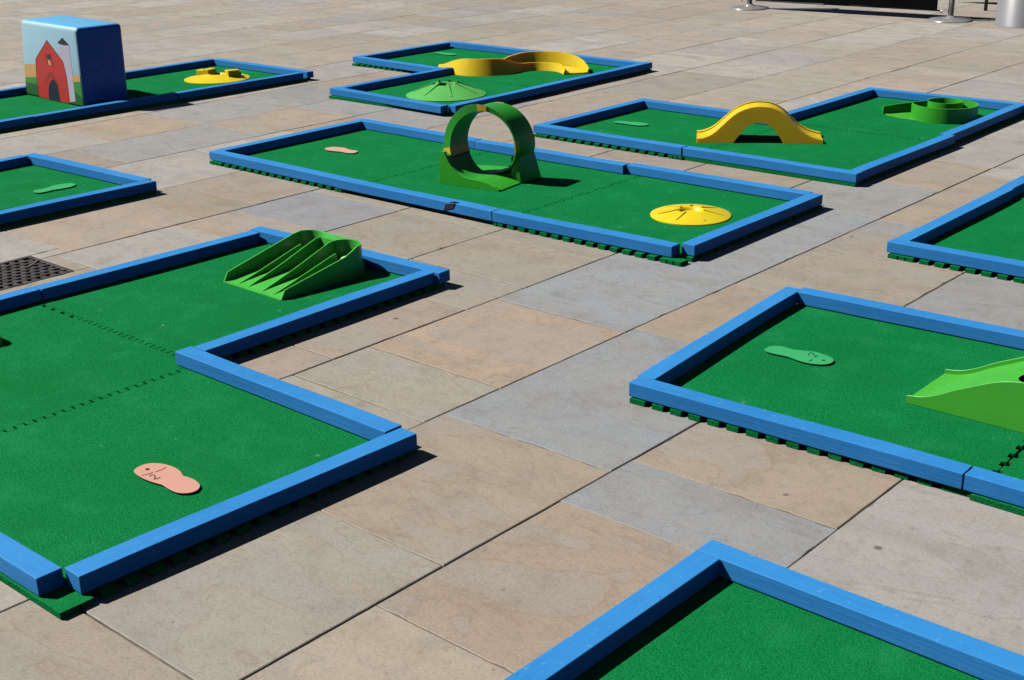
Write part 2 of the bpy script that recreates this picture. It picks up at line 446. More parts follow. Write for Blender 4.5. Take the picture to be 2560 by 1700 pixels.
# centre
l2 = Lane('golf_lane', 'long rectangular green lane in the middle carrying the green loop and a yellow disc', (-4.6, 5.0))
l2.tile(-6.20,-5.10,4.446,5.60, 'TJFF'); l2.tile(-5.10,-4.045,4.484,5.60, 'SJFJ'); l2.tile(-4.045,-3.005,4.450,5.61, 'TTFJ')
l2.board((-6.240,4.476),(-5.137,4.466)); l2.board((-5.134,4.462),(-4.052,4.464)); l2.board((-4.048,4.462),(-3.056,4.497))
l2.board((-6.25,5.618),(-5.21,5.598)); l2.board((-5.207,5.592),(-4.137,5.601)); l2.board((-4.130,5.626),(-3.060,5.632))
l2.board((-3.021,4.536),(-3.027,5.640)); l2.board((-6.214,4.512),(-6.220,5.584))
# right L with bridge
l3 = Lane('golf_lane', 'L-shaped green lane carrying the yellow bridge and green spiral, far right', (-4.1, 7.0))
l3.tile(-5.20,-4.13,6.124,7.21, 'TJFF'); l3.tile(-4.13,-3.085,6.140,7.33, 'STJJ'); l3.tile(-4.18,-3.10,7.33,8.50, 'JTFF')
l3.board((-5.238,6.158),(-4.14,6.154)); l3.board((-4.137,6.157),(-3.066,6.156))
l3.board((-5.203,6.192),(-5.206,7.196)); l3.board((-5.24,7.232),(-4.226,7.205))
l3.board((-4.189,7.19),(-4.188,8.460)); l3.board((-4.222,8.497),(-3.060,8.512))
l3.board((-3.104,6.192),(-3.106,7.322)); l3.board((-3.131,7.326),(-3.152,8.478))
# lower right
l4 = Lane('golf_lane', 'green lane at right with mint footprint, lime hump and toothed tile edge along its front', (-1.6, 3.7))
l4.tile(-2.292,-1.205,3.170,4.28, 'TJFF', (3.18,3.58,1), .046); l4.tile(-1.190,-.12,3.186,4.29, 'SFFJ', (3.18,3.58,3))
l4.board((-2.296,3.168),(-1.216,3.202)); l4.board((-1.212,3.205),(-.12,3.200))
l4.board((-2.276,3.203),(-2.370,4.293), w=.062, bow=.006); l4.board((-2.346,4.290),(-1.26,4.345)); l4.board((-1.255,4.343),(-.12,4.36))
# bottom
l5 = Lane('golf_lane', 'bare green lane corner in the foreground with no obstacle, cut off by the picture\'s bottom', (-1.0, 1.9))
l5.tile(-1.505,-.45,1.32,2.40, 'JJFF'); l5.tile(-1.505,-.45,.25,1.32, 'FJJF'); l5.tile(-.45,.55,1.32,2.40, 'JFFJ'); l5.tile(-.45,.55,.25,1.32, 'FFJJ')
l5.board((-1.506,1.29),(-1.501,2.376)); l5.board((-1.507,.22),(-1.506,1.286)); l5.board((-1.534,2.413),(-.44,2.398)); l5.board((-.436,2.400),(.56,2.39))
# right edge
l6 = Lane('golf_lane', 'lane at the picture\'s right edge, a bare turf corner between bridge lane and hump lane', (-1.9, 5.6))
l6.tile(-2.35,-1.29,5.092,6.31, 'TFJF'); l6.tile(-2.35,-1.29,6.31,7.40, 'JFFF')
l6.board((-2.386,5.120),(-1.30,5.128)); l6.board((-2.347,5.156),(-2.353,6.296)); l6.board((-2.361,6.300),(-2.366,7.40)); l6.board((-1.296,5.13),(-1.290,6.30)); l6.board((-2.33,7.44),(-1.30,7.44))
# far
l7 = Lane('golf_lane', 'farthest L-shaped green lane, behind the loop, with yellow S-curve and green cone', (-7.0, 7.5))
l7.tile(-8.29,-7.22,7.440,8.56, 'TJFF'); l7.tile(-7.22,-6.12,7.40,8.56, 'JTFJ'); l7.tile(-7.27,-6.12,6.292,7.40, 'STJF')
l7.board((-8.338,7.488),(-7.300,7.428)); l7.board((-8.304,7.526),(-8.281,8.535))
l7.board((-8.32,8.586),(-7.25,8.566)); l7.board((-7.246,8.566),(-6.150,8.540))
l7.board((-7.262,6.365),(-7.262,7.505)); l7.board((-7.305,6.328),(-6.136,6.273)); l7.board((-6.106,6.312),(-6.122,7.44)); l7.board((-6.124,7.444),(-6.146,8.60))
# far left
l8 = Lane('golf_lane', 'narrow straight green lane at far left passing under the painted barn block', (-8.6, 5.2))
l8.tile(-9.255,-8.08,3.30,4.45, 'FSJF'); l8.tile(-9.25,-8.07,4.45,5.57, 'JSJF'); l8.tile(-9.25,-8.05,5.57,6.71, 'JSFF')
l8.board((-8.118,3.30),(-8.112,4.42)); l8.board((-8.108,4.424),(-8.085,5.52)); l8.board((-8.074,5.524),(-8.051,6.655))
l8.board((-9.252,3.30),(-9.246,4.50)); l8.board((-9.246,4.504),(-9.23,5.60)); l8.board((-9.23,5.604),(-9.222,6.70)); l8.board((-9.186,6.714),(-8.012,6.718))
# left edge
l9 = Lane('golf_lane', 'lane end at the picture\'s left edge between barn lane and drain grate', (-6.4, 3.0))
l9.tile(-6.99,-5.88,2.72,3.80, 'JSFF'); l9.tile(-6.99,-5.88,1.62,2.72, 'FSJF')
l9.board((-6.977,1.62),(-6.982,2.70)); l9.board((-6.982,2.704),(-7.010,3.738)); l9.board((-7.03,3.776),(-5.925,3.812)); l9.board((-5.911,1.62),(-5.908,2.70)); l9.board((-5.908,2.704),(-5.887,3.826), sag=.003)
# strip of black tape on the middle lane's front board
m = MB(); m.prism([(-.040,-.022),(.026,-.002),(.040,.0235),(-.022,.012)], -.001, .001)
o = m.build('tape_patch', BTAPE, l2.e, loc=(-4.325+4.6, 4.4292-5.0, .047)); o.rotation_euler = (R(90), 0, 0)
m = MB(); m.prism([(-.012,-.014),(.034,-.014),(.040,.010),(.004,.012)], -.0006, .0008)
o = m.build('tape_patch', BTAPE, l2.e, loc=(-4.318+4.6, 4.4455-5.0, .0702))

# ------------------------------------------------------------------ footprints
FOOT = [(-3.0455,1.8158),(-3.0566,1.8349),(-3.0561,1.8595),(-3.041,1.8775),(-3.0163,1.889),(-2.9841,1.894),(-2.9554,1.892),(-2.933,1.8852),(-2.9115,1.8778),(-2.8932,1.8818),(-2.8658,1.8824),(-2.8378,1.8756),(-2.8232,1.8661),(-2.8146,1.852),(-2.8154,1.8369),(-2.8265,1.8226),(-2.8452,1.8138),(-2.8753,1.8129),(-2.9103,1.8164),(-2.9309,1.813),(-2.9565,1.8083),(-2.9892,1.8062),(-3.023,1.809)]
FC = (-2.936, 1.85)
FOOT = [(x-FC[0], y-FC[1]) for x, y in FOOT]             # toe towards -x
FOOT2 = [(-2.1655,3.7469),(-2.1702,3.7727),(-2.1635,3.795),(-2.1481,3.8052),(-2.1249,3.8088),(-2.0968,3.8059),(-2.0747,3.8131),(-2.0482,3.8239),(-2.027,3.8325),(-1.9996,3.8295),(-1.9709,3.8238),(-1.948,3.8096),(-1.9397,3.7921),(-1.941,3.7691),(-1.9555,3.7496),(-1.9856,3.7354),(-2.0228,3.7336),(-2.0516,3.7389),(-2.0807,3.7442),(-2.1173,3.7396),(-2.1436,3.7394)]
FC2 = (-2.055, 3.78)
FOOT2 = [(x-FC2[0], y-FC2[1]) for x, y in FOOT2]         # toe towards +x
def smooth_closed(pts, n=4):
    P = [Vector((*p,0)) for p in pts]; N = len(P); out = []
    for i in range(N):
        a, b, c, d = P[i-1], P[i], P[(i+1)%N], P[(i+2)%N]
        for k in range(n):
            t = k/n; q = .5*((2*b)+(c-a)*t+(2*a-5*b+4*c-d)*t*t+(3*b-a-3*c+d)*t**3); out.append((q.x,q.y))
    return out
def stroke(m, pts, w, z, mi=0):
    for (a, b) in zip(pts[:-1], pts[1:]):
        a = Vector(a); b = Vector(b); d = (b-a); L = d.length; d /= L; n = Vector((-d.y,d.x))*w/2; e = d*w*.35
        q = [a-n-e, b-n+e, b+n+e, a+n-e]; m.prism([tuple(v) for v in q], z-.0006, z)
def footprint(loc, rz, pts, mat, rim, label, sx=1., sy=1., marks=None, ink=INK):
    t = thing('footprint_marker', label, 'footprint', (loc[0],loc[1],ZM), rz, 'footprint tee markers on the turf')
    P = smooth_closed([(x*sx, y*sy) for x, y in pts])
    if sx*sy < 0: P = P[::-1]
    m = MB(); n = len(P); cx = sum(p[0] for p in P)/n; cy = sum(p[1] for p in P)/n
    def inset(k):
        out = []
        for i, p in enumerate(P):
            a = Vector(P[i-1]); b = Vector(P[(i+1)%n]); d = (b-a).normalized(); nn = Vector((-d.y,d.x)); q = Vector(p)+nn*k; out.append((q.x,q.y))
        return out
    I = inset(.005)
    m.loft([[(x,y,0) for x,y in P],[(x,y,.006) for x,y in P]], True, False, 1)
    m.loft([[(x,y,.006) for x,y in P],[(x,y,.0075) for x,y in I]], True, False, 1)
    m.add([(x,y,.0075) for x,y in I],[tuple(range(n))], 0)
    m.build('sole', [mat, rim], t)
    if marks:
        for s_, w in marks['strokes']:
            k = MB(); stroke(k, s_, w, .0085); k.build('ink_mark', ink, t)
        k = MB(); d = marks['dot']; k.prism([(d[0]+.006*math.cos(a*PI/5), d[1]+.006*math.sin(a*PI/5)) for a in range(10)], .0078, .0088)
        k.build('nail_hole', ink, t)
    return t
def rel(L, c): return [(x-c[0], y-c[1]) for x, y in L]
mk1 = dict(dot=rel([(-3.0271,1.8426)],FC)[0], strokes=[
  (rel([(-3.0047,1.8101),(-2.9981,1.8279),(-2.9973,1.8397)],FC), 0.00187), (rel([(-2.9952,1.8483),(-2.9929,1.8614),(-2.9936,1.8721),(-2.9962,1.8841)],FC), 0.00158),
  (rel([(-2.9828,1.8197),(-2.9872,1.8271),(-2.9829,1.832),(-2.9727,1.8306),(-2.9654,1.8256),(-2.9586,1.8175),(-2.9545,1.8236),(-2.9543,1.8347)],FC), 0.00245)])
footprint(FC, 0, FOOT, PINK, PALE, 'pink footprint marker with a handwritten figure, near the front left', marks=mk1)
mk2 = dict(dot=rel([(-1.9646,3.7822)],FC2)[0], strokes=[
  (rel([(-2.0271,3.7911),(-2.034,3.8103),(-2.0336,3.821),(-2.0258,3.821),(-2.0194,3.8096)],FC2), .003),
  (rel([(-2.0183,3.8146),(-2.0039,3.7933),(-2.0019,3.799),(-2.004,3.8096)],FC2), .003), (rel([(-1.9986,3.745),(-1.9973,3.7541),(-1.9976,3.7659)],FC2), .003)])
footprint(FC2, 0, FOOT2, FOOTG, PALEG, 'mint green footprint marker on the hump lane, with handwritten marks', marks=mk2, ink=INKG)
footprint((-5.804,5.062), R(6), FOOT2, PEACH, PALE, 'pale peach footprint marker on the long lane left of the loop', -.98, .95)
footprint((-4.923,6.706), R(4), FOOT2, FOOTG, PALEG, 'mint green footprint marker on the bridge lane, left of the yellow bridge', .98, .9)
footprint((-8.03,8.242), R(-3), FOOT2, FOOTG, PALEG, 'tiny mint footprint marker in the farthest lane, behind the S-curve', .98, .9)
footprint((-6.326,3.51), R(88), FOOT2, FOOTG, PALEG, 'mint green footprint marker on the left-edge lane end', .98, .95)

# ------------------------------------------------------------------ hole cones
def cone(loc, r, h, hole, mat, label, nr=7, ph=0., fin=.006, wf=1.):
    t = thing('hole_cone', label, 'hole cup', (loc[0],loc[1],ZM), 0)
    m = MB()
    m.lathe([(r,0),(r,.005),(r*.965,.008),(hole*1.25,h-.002),(hole,h),(hole*.86,h-.004),(hole*.72,h*.45),(.004,h*.40)], 64)
    sharp(m.build('body', mat, t), 50)
    k = MB()
    for i in range(nr):
        a = ph+2*PI*i/nr; c, s = math.cos(a), math.sin(a); w = .0038*wf
        def P(rr, ww, z): return (rr*c-ww*s, rr*s+ww*c, z)
        zr = lambda rr: .008+(h-.01)*(r*.965-rr)/(r*.965-hole*1.25)
        r0, r1 = hole*.98, r*.82
        k.add([P(r0,-w,zr(r0)-.006),P(r1,-w,zr(r1)-.006),P(r1,w,zr(r1)-.006),P(r0,w,zr(r0)-.006),P(r0,-w,h+fin),P(r1,-w,zr(r1)+.003),P(r1,w,zr(r1)+.003),P(r0,w,h+fin)],
              [(3,2,1,0),(4,5,6,7),(0,1,5,4),(1,2,6,5),(2,3,7,6),(3,0,4,7)])
    k.build('ribs', mat, t, bevel=.001)
    return t
cone((-3.385,5.095), .190, .029, .062, LEMON, 'flat yellow hole disc with raised ribs at the long lane\'s right end', 7, .35, .0065, 1.3)
cone((-6.63,6.80), .287, .078, .082, plastic('cone_green_plastic', (.13,.54,.11), .42), 'light green hole cone with raised ribs, behind the loop', 7, .25, .016, 2.2)
t8 = cone((-8.60,6.27), .252, .040, .06, LEMON, 'yellow hole disc with raised blocks, right of the barn block', 0)
m = MB()
for (bx, by, rz, sc) in ((-.115,-.02,R(10),1.), (.085,.075,R(-20),1.)):
    k = MB()
    k.box(-.07,.015,-.030,.030,.022,.062); k.box(.0155,.075,-.046,.046,.018,.074)
    k.box(-.03,.02,.0305,.075,.02,.056)
    k.build('raised_block', LEMON, t8, bevel=.004, loc=(bx,by,0), rz=rz)

# ------------------------------------------------------------------ loop
def build_loop():
    t = thing('loop_obstacle', 'dark green loop-the-loop with yellow tape standing on the long middle lane', 'loop', (-4.585, 4.872, ZM), R(8))
    Rr, w, pitch, zc, th = .168, .160, .200, .212, .022
    def pt(a, rad, off):         # a = 0 at the bottom, turning left, over the top and down the right side
        return (-rad*math.sin(a), pitch*a/(2*PI)+off, zc-rad*math.cos(a))
    def ring(a, rin, rout, wl=0.):
        fl = .034*(1-min(1, max(0, (a-2.7)/1.6)))+.008
        return [pt(a, rin, 0), pt(a, rin+fl, 0), pt(a, rout+.006, .02), pt(a, rout+.006, w-.02), pt(a, rin+.020, w), pt(a, rin, w)]
    N = 72; m = MB()
    m.loft([ring(.05+(2*PI-.11)*i/N, Rr, Rr+.014) for i in range(N+1)])
    sharp(m.build('loop_band', LOOPG, t), 40)
    # front ramp: swoops up to the left, its lip lies on the turf at the right
    zi = lambda x: zc-math.sqrt(Rr*Rr-x*x)
    top = [(.172,.010),(.15,.023),(.10,.037),(.04,.045)]+[(-.012*i, zi(.012*i)+.002) for i in range(1, 14)]+[(-.166,.172)]
    prof = [(.172,0)]+top+[(-.190,.172),(-.196,.12),(-.205,0)]
    f = MB(); f.side_prism(prof, -.010, .004)
    f.build('ramp_side', RAMPG, t, bevel=.0015)
    f = MB(); f.side_prism([(.176,0),(.176,.007),(.15,.016),(.10,.030),(.05,.040),(.0,.0435),(-.019,.0445),(-.019,0)], .0045, .187)
    f.build('entry_ramp', RAMPG, t, bevel=.002)
    # exit block at the right and the ramp behind
    f = MB(); f.side_prism([(-.02,0)]+[(-.012*i, zi(.012*i)-.001) for i in range(2, 14)]+[(-.19,.165),(-.195,0)], .0046, .050)
    f.build('ramp_side', LOOPG, t)
    b = MB()
    y0 = .188; y1 = .370
    b.add([(.112,y0,0),(.180,y0+.004,0),(.192,y1,0),(.112,y1,0),(.122,y0-.005,.140),(.172,y0-.01,.146),(.178,y1-.045,.146),(.122,y1-.045,.140)],
          [(3,2,1,0),(4,5,6,7),(0,1,5,4),(1,2,6,5),(2,3,7,6),(3,0,4,7)])
    b.build('exit_block', LOOPG, t, bevel=.005)
    e = MB(); e.side_prism([(.111,0),(.111,.045),(.0,.036),(-.10,.033),(-.20,.026),(-.27,.012),(-.27,0)], y0+.01, y1-.01)
    e.build('exit_ramp', RAMPG, t, bevel=.003)
    # bands of yellow tape at the joints
    for a0, a1, bk in ((3.02,3.30,0),(1.13,1.40,1),(4.60,4.96,0)):
        k = MB(); rs = []
        for i in range(7):
            a = a0+(a1-a0)*i/6
            r = ring(a, Rr, Rr+.012)
            c = Vector(pt(a, Rr+.012, w/2))
            rs.append([tuple(c+(Vector(p)-c)*1.035+(Vector(p)-Vector(pt(a,Rr,w/2))).normalized()*.0005) for p in r])
        k.loft(rs); k.build('tape_band', TAPE, t)
        if not bk: continue
        k = MB(); rs = []
        for i in range(3):
            a = a0-.004-.06*i/2
            r = ring(a, Rr, Rr+.012); c = Vector(pt(a, Rr+.012, w/2))
            rs.append([tuple(c+(Vector(p)-c)*1.03) for p in r])
        k.loft(rs); k.build('tape_band', BTAPE, t)
    return t
build_loop()

# ------------------------------------------------------------------ yellow bridge
def build_bridge():
    t = thing('arch_bridge', 'yellow humpback arch bridge with low rims, left of the green spiral', 'bridge', (-4.300, 6.512, ZM), math.atan2(.398,.611))
    top = catmull([(.0,0,.016),(.04,0,.022),(.09,0,.044),(.135,0,.082),(.185,0,.130),(.235,0,.168),(.30,0,.194),(.365,0,.202),(.435,0,.194),(.50,0,.162),(.555,0,.110),(.60,0,.068),(.655,0,.036),(.70,0,.022),(.728,0,.016)], 4)
    top = [(p.x, p.z) for p in top]
    und = catmull([(.212,0,0),(.25,0,.050),(.285,0,.088),(.32,0,.110),(.355,0,.117),(.395,0,.111),(.44,0,.085),(.475,0,.045),(.502,0,0)], 4)
    und = [(p.x, p.z) for p in und]
    def strip(m, y0, y1, dz):    # solid between the deck line and the ground or the arch
        xs = sorted(set([p[0] for p in top]+[p[0] for p in und]))
        def at(L, x):
            for (a, b) in zip(L[:-1], L[1:]):
                if a[0]-1e-9 <= x <= b[0]+1e-9: return a[1]+(b[1]-a[1])*(x-a[0])/max(1e-9, b[0]-a[0])
            return 0
        rings = []
        for x in xs:
            lo = at(und, x) if und[0][0] <= x <= und[-1][0] else 0
            hi = max(at(top, x)+dz, lo+.004)
            rings.append([(x,y0,lo),(x,y1,lo),(x,y1,hi),(x,y0,hi)])
        m.loft(rings)
    W = .185
    m = MB(); strip(m, .008, W-.008, 0); sharp(m.build('deck', YEL, t), 40)
    for y0, y1, dr in ((0,.0078,-.34),(W-.0078,W,.34)):
        m = MB(); strip(m, y0, y1, .007)
        out = y0 if dr < 0 else y1
        m.v = [(x, y+(dr*(.215-z)*.5 if abs(y-out) < 1e-6 else 0), z) for x, y, z in m.v]
        sharp(m.build('side_wall', YEL, t), 40)
build_bridge()

# ------------------------------------------------------------------ green spiral
def wall(m, path, th, z0, z1f):
    rings = []
    n = len(path)
    for i, p in enumerate(path):
        a = Vector(path[max(0,i-1)]); b = Vector(path[min(n-1,i+1)]); d = (b-a).normalized(); k = Vector((-d.y,d.x))*th/2
        z1 = z1f(i/(n-1)) if callable(z1f) else z1f
        q = Vector(p)
        rings.append([(q.x-k.x,q.y-k.y,z0),(q.x+k.x,q.y+k.y,z0),(q.x+k.x,q.y+k.y,z1),(q.x-k.x,q.y-k.y,z1)])
    m.loft(rings)
def build_spiral():
    t = thing('spiral_cup', 'round green spiral cup with a flared mouth, at the far right', 'spiral', (-3.452, 8.02, ZM), R(23.5))
    ro = .197
    out = [(ro*math.cos(a), ro*math.sin(a)) for a in [PI+.12+(1.47*PI)*i/48 for i in range(49)]]   # left, front, right, back
    tan = [(-.12,.172),(-.20,.148),(-.29,.108),(-.375,.048)]
    m = MB(); wall(m, out+tan, .009, 0, lambda u: .094 if u < .90 else .094-.42*(u-.90))
    sharp(m.build('outer_wall', SPIRG, t), 40)
    ri = .104; cy = .083
    inn = [(ri*math.cos(a), cy+ri*math.sin(a)) for a in [PI+.3+(1.86*PI)*i/48 for i in range(49)]]
    m = MB(); wall(m, inn, .009, .003, .096)
    sharp(m.build('inner_wall', SPIRG, t), 40)
    f = MB()
    f.prism([(ro*.985*math.cos(a), ro*.985*math.sin(a)) for a in [2*PI*i/64 for i in range(64)]], 0, .004)
    f.build('cup_floor', SPIRG, t)
    f = MB(); f.prism([(-.36,.045),(-.345,.000),(-.25,-.085),(-.150,-.135),(-.135,.13),(-.20,.138),(-.285,.098)], .0005, .0055)
    f.build('mouth_floor', LIME, t, bevel=.0015)
build_spiral()

# ------------------------------------------------------------------ yellow S-curve chute
def build_wave():
    t = thing('curved_chute', 'yellow S-curved chute with banked walls crossing the farthest lane', 'chute', (-6.9, 7.9, ZM), 0)
    ctr = catmull([(-7.46,7.70,0),(-7.33,7.645,0),(-7.20,7.620,0),(-7.09,7.640,0),(-7.015,7.72,0),(-6.985,7.85,0),(-6.95,7.98,0),(-6.87,8.10,0),(-6.75,8.160,0),(-6.62,8.165,0),(-6.52,8.12,0),(-6.44,8.055,0)], 8)
    n = len(ctr); L = MB(); F = MB(); Rw = MB()
    lr, rr, fr = [], [], []
    for i, p in enumerate(ctr):
        a = ctr[max(0,i-1)]; b = ctr[min(n-1,i+1)]; d = (b-a).normalized(); k = Vector((-d.y,d.x,0)); u = i/(n-1)
        q = p-Vector((-6.9,7.9,0)); w = .082
        s = lambda x: x*x*(3-2*x)
        cl = lambda x: max(0., min(1., x))
        hn = .040+.085*s(cl(u/.24))-.062*s(cl((u-.34)/.20))-.022*s(cl((u-.80)/.2))                      # right-hand wall: high on the first bend
        hl = .030+.088*s(cl((u-.34)/.28))-.080*s(cl((u-.70)/.30))   # left-hand wall: high on the second bend
        e = .008
        def P(off, z): v = q+k*off; return (v.x, v.y, z)
        rr.append([P(-w-e-.38*hn,0),P(-w+.001,0),P(-w+.001,hn),P(-w-e,hn)])
        lr.append([P(w-.001,0),P(w+e+.30*hl,0),P(w+e+.30*hl,hl),P(w-.001+.28*hl,hl)])
        fr.append([P(-w+.0005,0),P(w-.0005,0),P(w-.0005,.012+.25*hl*0),P(0,.010),P(-w+.0005,.012)])
    L.loft(lr); Rw.loft(rr); F.loft(fr)
    sharp(L.build('side_wall', YEL, t), 40); sharp(Rw.build('side_wall', YEL, t), 40); sharp(F.build('chute_floor', YEL, t), 40)
build_wave()

# ------------------------------------------------------------------ twin chute on the big lane
def build_slide():
    t = thing('twin_chute', 'green twin chute ramp with two pale sunlit spots, on the big left lane', 'chute', (-4.298, 3.068, ZM), R(-1))
    W, H = .375, .128
    yb = .405                                                   # where the rounded backs begin
    zf = lambda y: .004 if y < .02 else .004+.046*(y-.02)/.38
    m = MB(); ys = [0,.02,.10,.20,.30,.40,.44]
    m.loft([[(.004,y,0),(W-.004,y,0),(W-.004,y,zf(y)),(.004,y,zf(y))] for y in ys]); m.build('chute_floor', SLIDEG, t)
    def side(xc, th, pts):                                      # upright wall in the y,z plane
        k = MB(); n = len(pts)
        k.add([(xc-th/2,y,z) for y,z in pts]+[(xc+th/2,y,z) for y,z in pts], [tuple(range(n)), tuple(range(n,2*n))[::-1]]+[(i,(i+1)%n,n+(i+1)%n,n+i) for i in range(n)])
        return k
    outer = [(0,0),(.024,.040),(.33,H-.014),(.37,H-.004),(yb,H),(yb,0)]
    side(.003,.006,outer).build('outer_wall', SLIDEG, t, bevel=.0012)
    side(W-.003,.006,[(0,0),(.024,.038),(.34,H-.030),(.38,H-.012),(yb,H),(yb,0)]).build('outer_wall', SLIDEG, t, bevel=.0012)
    for f in (.375,.615):
        side(W*f,.005,[(.012,.003),(.10,.030),(.20,.062),(.30,.098),(.35,H-.012),(.38,H-.002),(yb,H),(yb,.01)]).build('lane_divider', SLIDEG, t, bevel=.001)
    for f in (.205,.80):
        side(W*f,.005,[(.012,.003),(.10,.026),(.20,.055),(.30,.084),(.352,.098),(.356,.090),(.356,.03)]).build('guide_rib', SLIDEG, t, bevel=.001)
    cl, cr, rr = W*.1875, W*.8075, W*.1875+.0005                # solid deck between the two rounded backs
    pts = [(cl+rr*math.cos(q), yb+.0595*math.sin(q)) for q in [PI/2*(1-i/10) for i in range(11)]]+[(cr-.0725*math.cos(q), yb+.0595*math.sin(q)) for q in [PI/2*i/10 for i in range(11)]]
    k = MB(); k.prism(pts, .01, H); k.build('centre_deck', SLIDEG, t)
    for x0, x1 in ((.0,W*.375),(W*.615,W)):                      # rounded backs
        cx = (x0+x1)/2; r = (x1-x0)/2-.003
        k = MB(); path = [(cx+r*math.cos(q), yb+.056*math.sin(q)) for q in [PI*i/20 for i in range(21)]]
        wall(k, path, .006, 0, H+.001); sharp(k.build('rounded_back', SLIDEG, t), 40)
        k = MB(); k.lathe([(.033,.050),(.033,.072),(.029,.075),(.002,.071)], 28, (cx+r*.36, .396)); k.build('cup', SUNFLOOR, t, smooth=True)  # pale disc: its colour imitates sunlit floor at the top of the lane
build_slide()

# ------------------------------------------------------------------ lime hump
def build_hump():
    t = thing('hump_ramp', 'bright lime hump ramp with raised rims and a dark hole at its crest', 'ramp', (-1.597, 3.634, ZM), R(.2))
    prof = catmull([(0,0,.010),(.05,0,.018),(.10,0,.038),(.15,0,.066),(.22,0,.100),(.275,0,.124),(.33,0,.138),(.385,0,.142),(.44,0,.138),(.495,0,.124),(.55,0,.100),(.62,0,.066),(.67,0,.038),(.72,0,.018),(.77,0,.010)], 4)
    W = .285
    hx, hy, hr = .362, .095, .058
    m = MB()
    # deck with a round opening: grid with the cells inside the hole left out, ring stitched round it
    def zt(x):
        for a, b in zip(prof[:-1], prof[1:]):
            if a.x-1e-9 <= x <= b.x+1e-9: return a.z+(b.z-a.z)*(x-a.x)/(b.x-a.x)
        return .010
    bm = bmesh.new()
    sq = .075
    def patch(x0, x1, y0, y1, nx):
        for i in range(nx):
            a = x0+(x1-x0)*i/nx; b = x0+(x1-x0)*(i+1)/nx
            m.add([(a,y0,zt(a)),(b,y0,zt(b)),(b,y1,zt(b)),(a,y1,zt(a))], [(0,1,2,3)])
    patch(0,hx-sq,.006,W-.006,24); patch(hx+sq,.77,.006,W-.006,24)
    patch(hx-sq,hx+sq,hy+sq,W-.006,10)
    patch(hx-sq,hx+sq,.006,hy-sq,10)
    N = 40
    for i in range(N):
        q = []
        for k in (i, i+1):
            a = 2*PI*k/N; c, s = math.cos(a), math.sin(a); f = sq/max(abs(c),abs(s))
            q.append(((hx+hr*c, hy+hr*s), (hx+f*c, hy+f*s)))
        (i0,o0),(i1,o1) = q
        m.add([(*i0,zt(i0[0])),(*o0,zt(o0[0])),(*o1,zt(o1[0])),(*i1,zt(i1[0]))], [(0,1,2,3)])
    o = m.build('deck', LIME, t)
    w_ = o.modifiers.new('thick', 'SOLIDIFY'); w_.thickness = .003; w_.offset = 0
    for y0, y1, s in ((0,.0055,1),(W-.0055,W,1)):
        k = MB(); rings = []
        for p in prof:
            h = p.z+.016
            rings.append([(p.x,y0,0),(p.x,y1,0),(p.x,y1,h),(p.x,y0,h)])
        k.loft(rings); sharp(k.build('side_wall', LIME, t, bevel=.0015), 40)
    k = MB(); k.box(hx-.07,hx+.07,hy-.06,hy+.06,.001,.004); k.build('hole_base', P_NAVY, t)
build_hump()

# ------------------------------------------------------------------ loop end just entering at the left edge
def build_left():
    t = thing('arch_tunnel', 'sliver of a green and yellow obstacle cut by the left edge on the big lane', 'tunnel', (-4.305, 1.985, ZM), 0)
    k = MB(); k.side_prism([(-.26,0),(-.23,.055),(-.17,.075),(-.11,.077),(-.05,.058),(-.012,.018),(-.004,0)], .0,.11); k.build('ramp_side', YEL, t, bevel=.003)
    k = MB(); k.side_prism([(-.255,.0),(-.225,.06),(-.17,.082),(-.11,.084),(-.052,.066),(-.016,.028),(-.016,0)], .112,.13); k.build('rim', LIME, t, bevel=.003)
build_left()

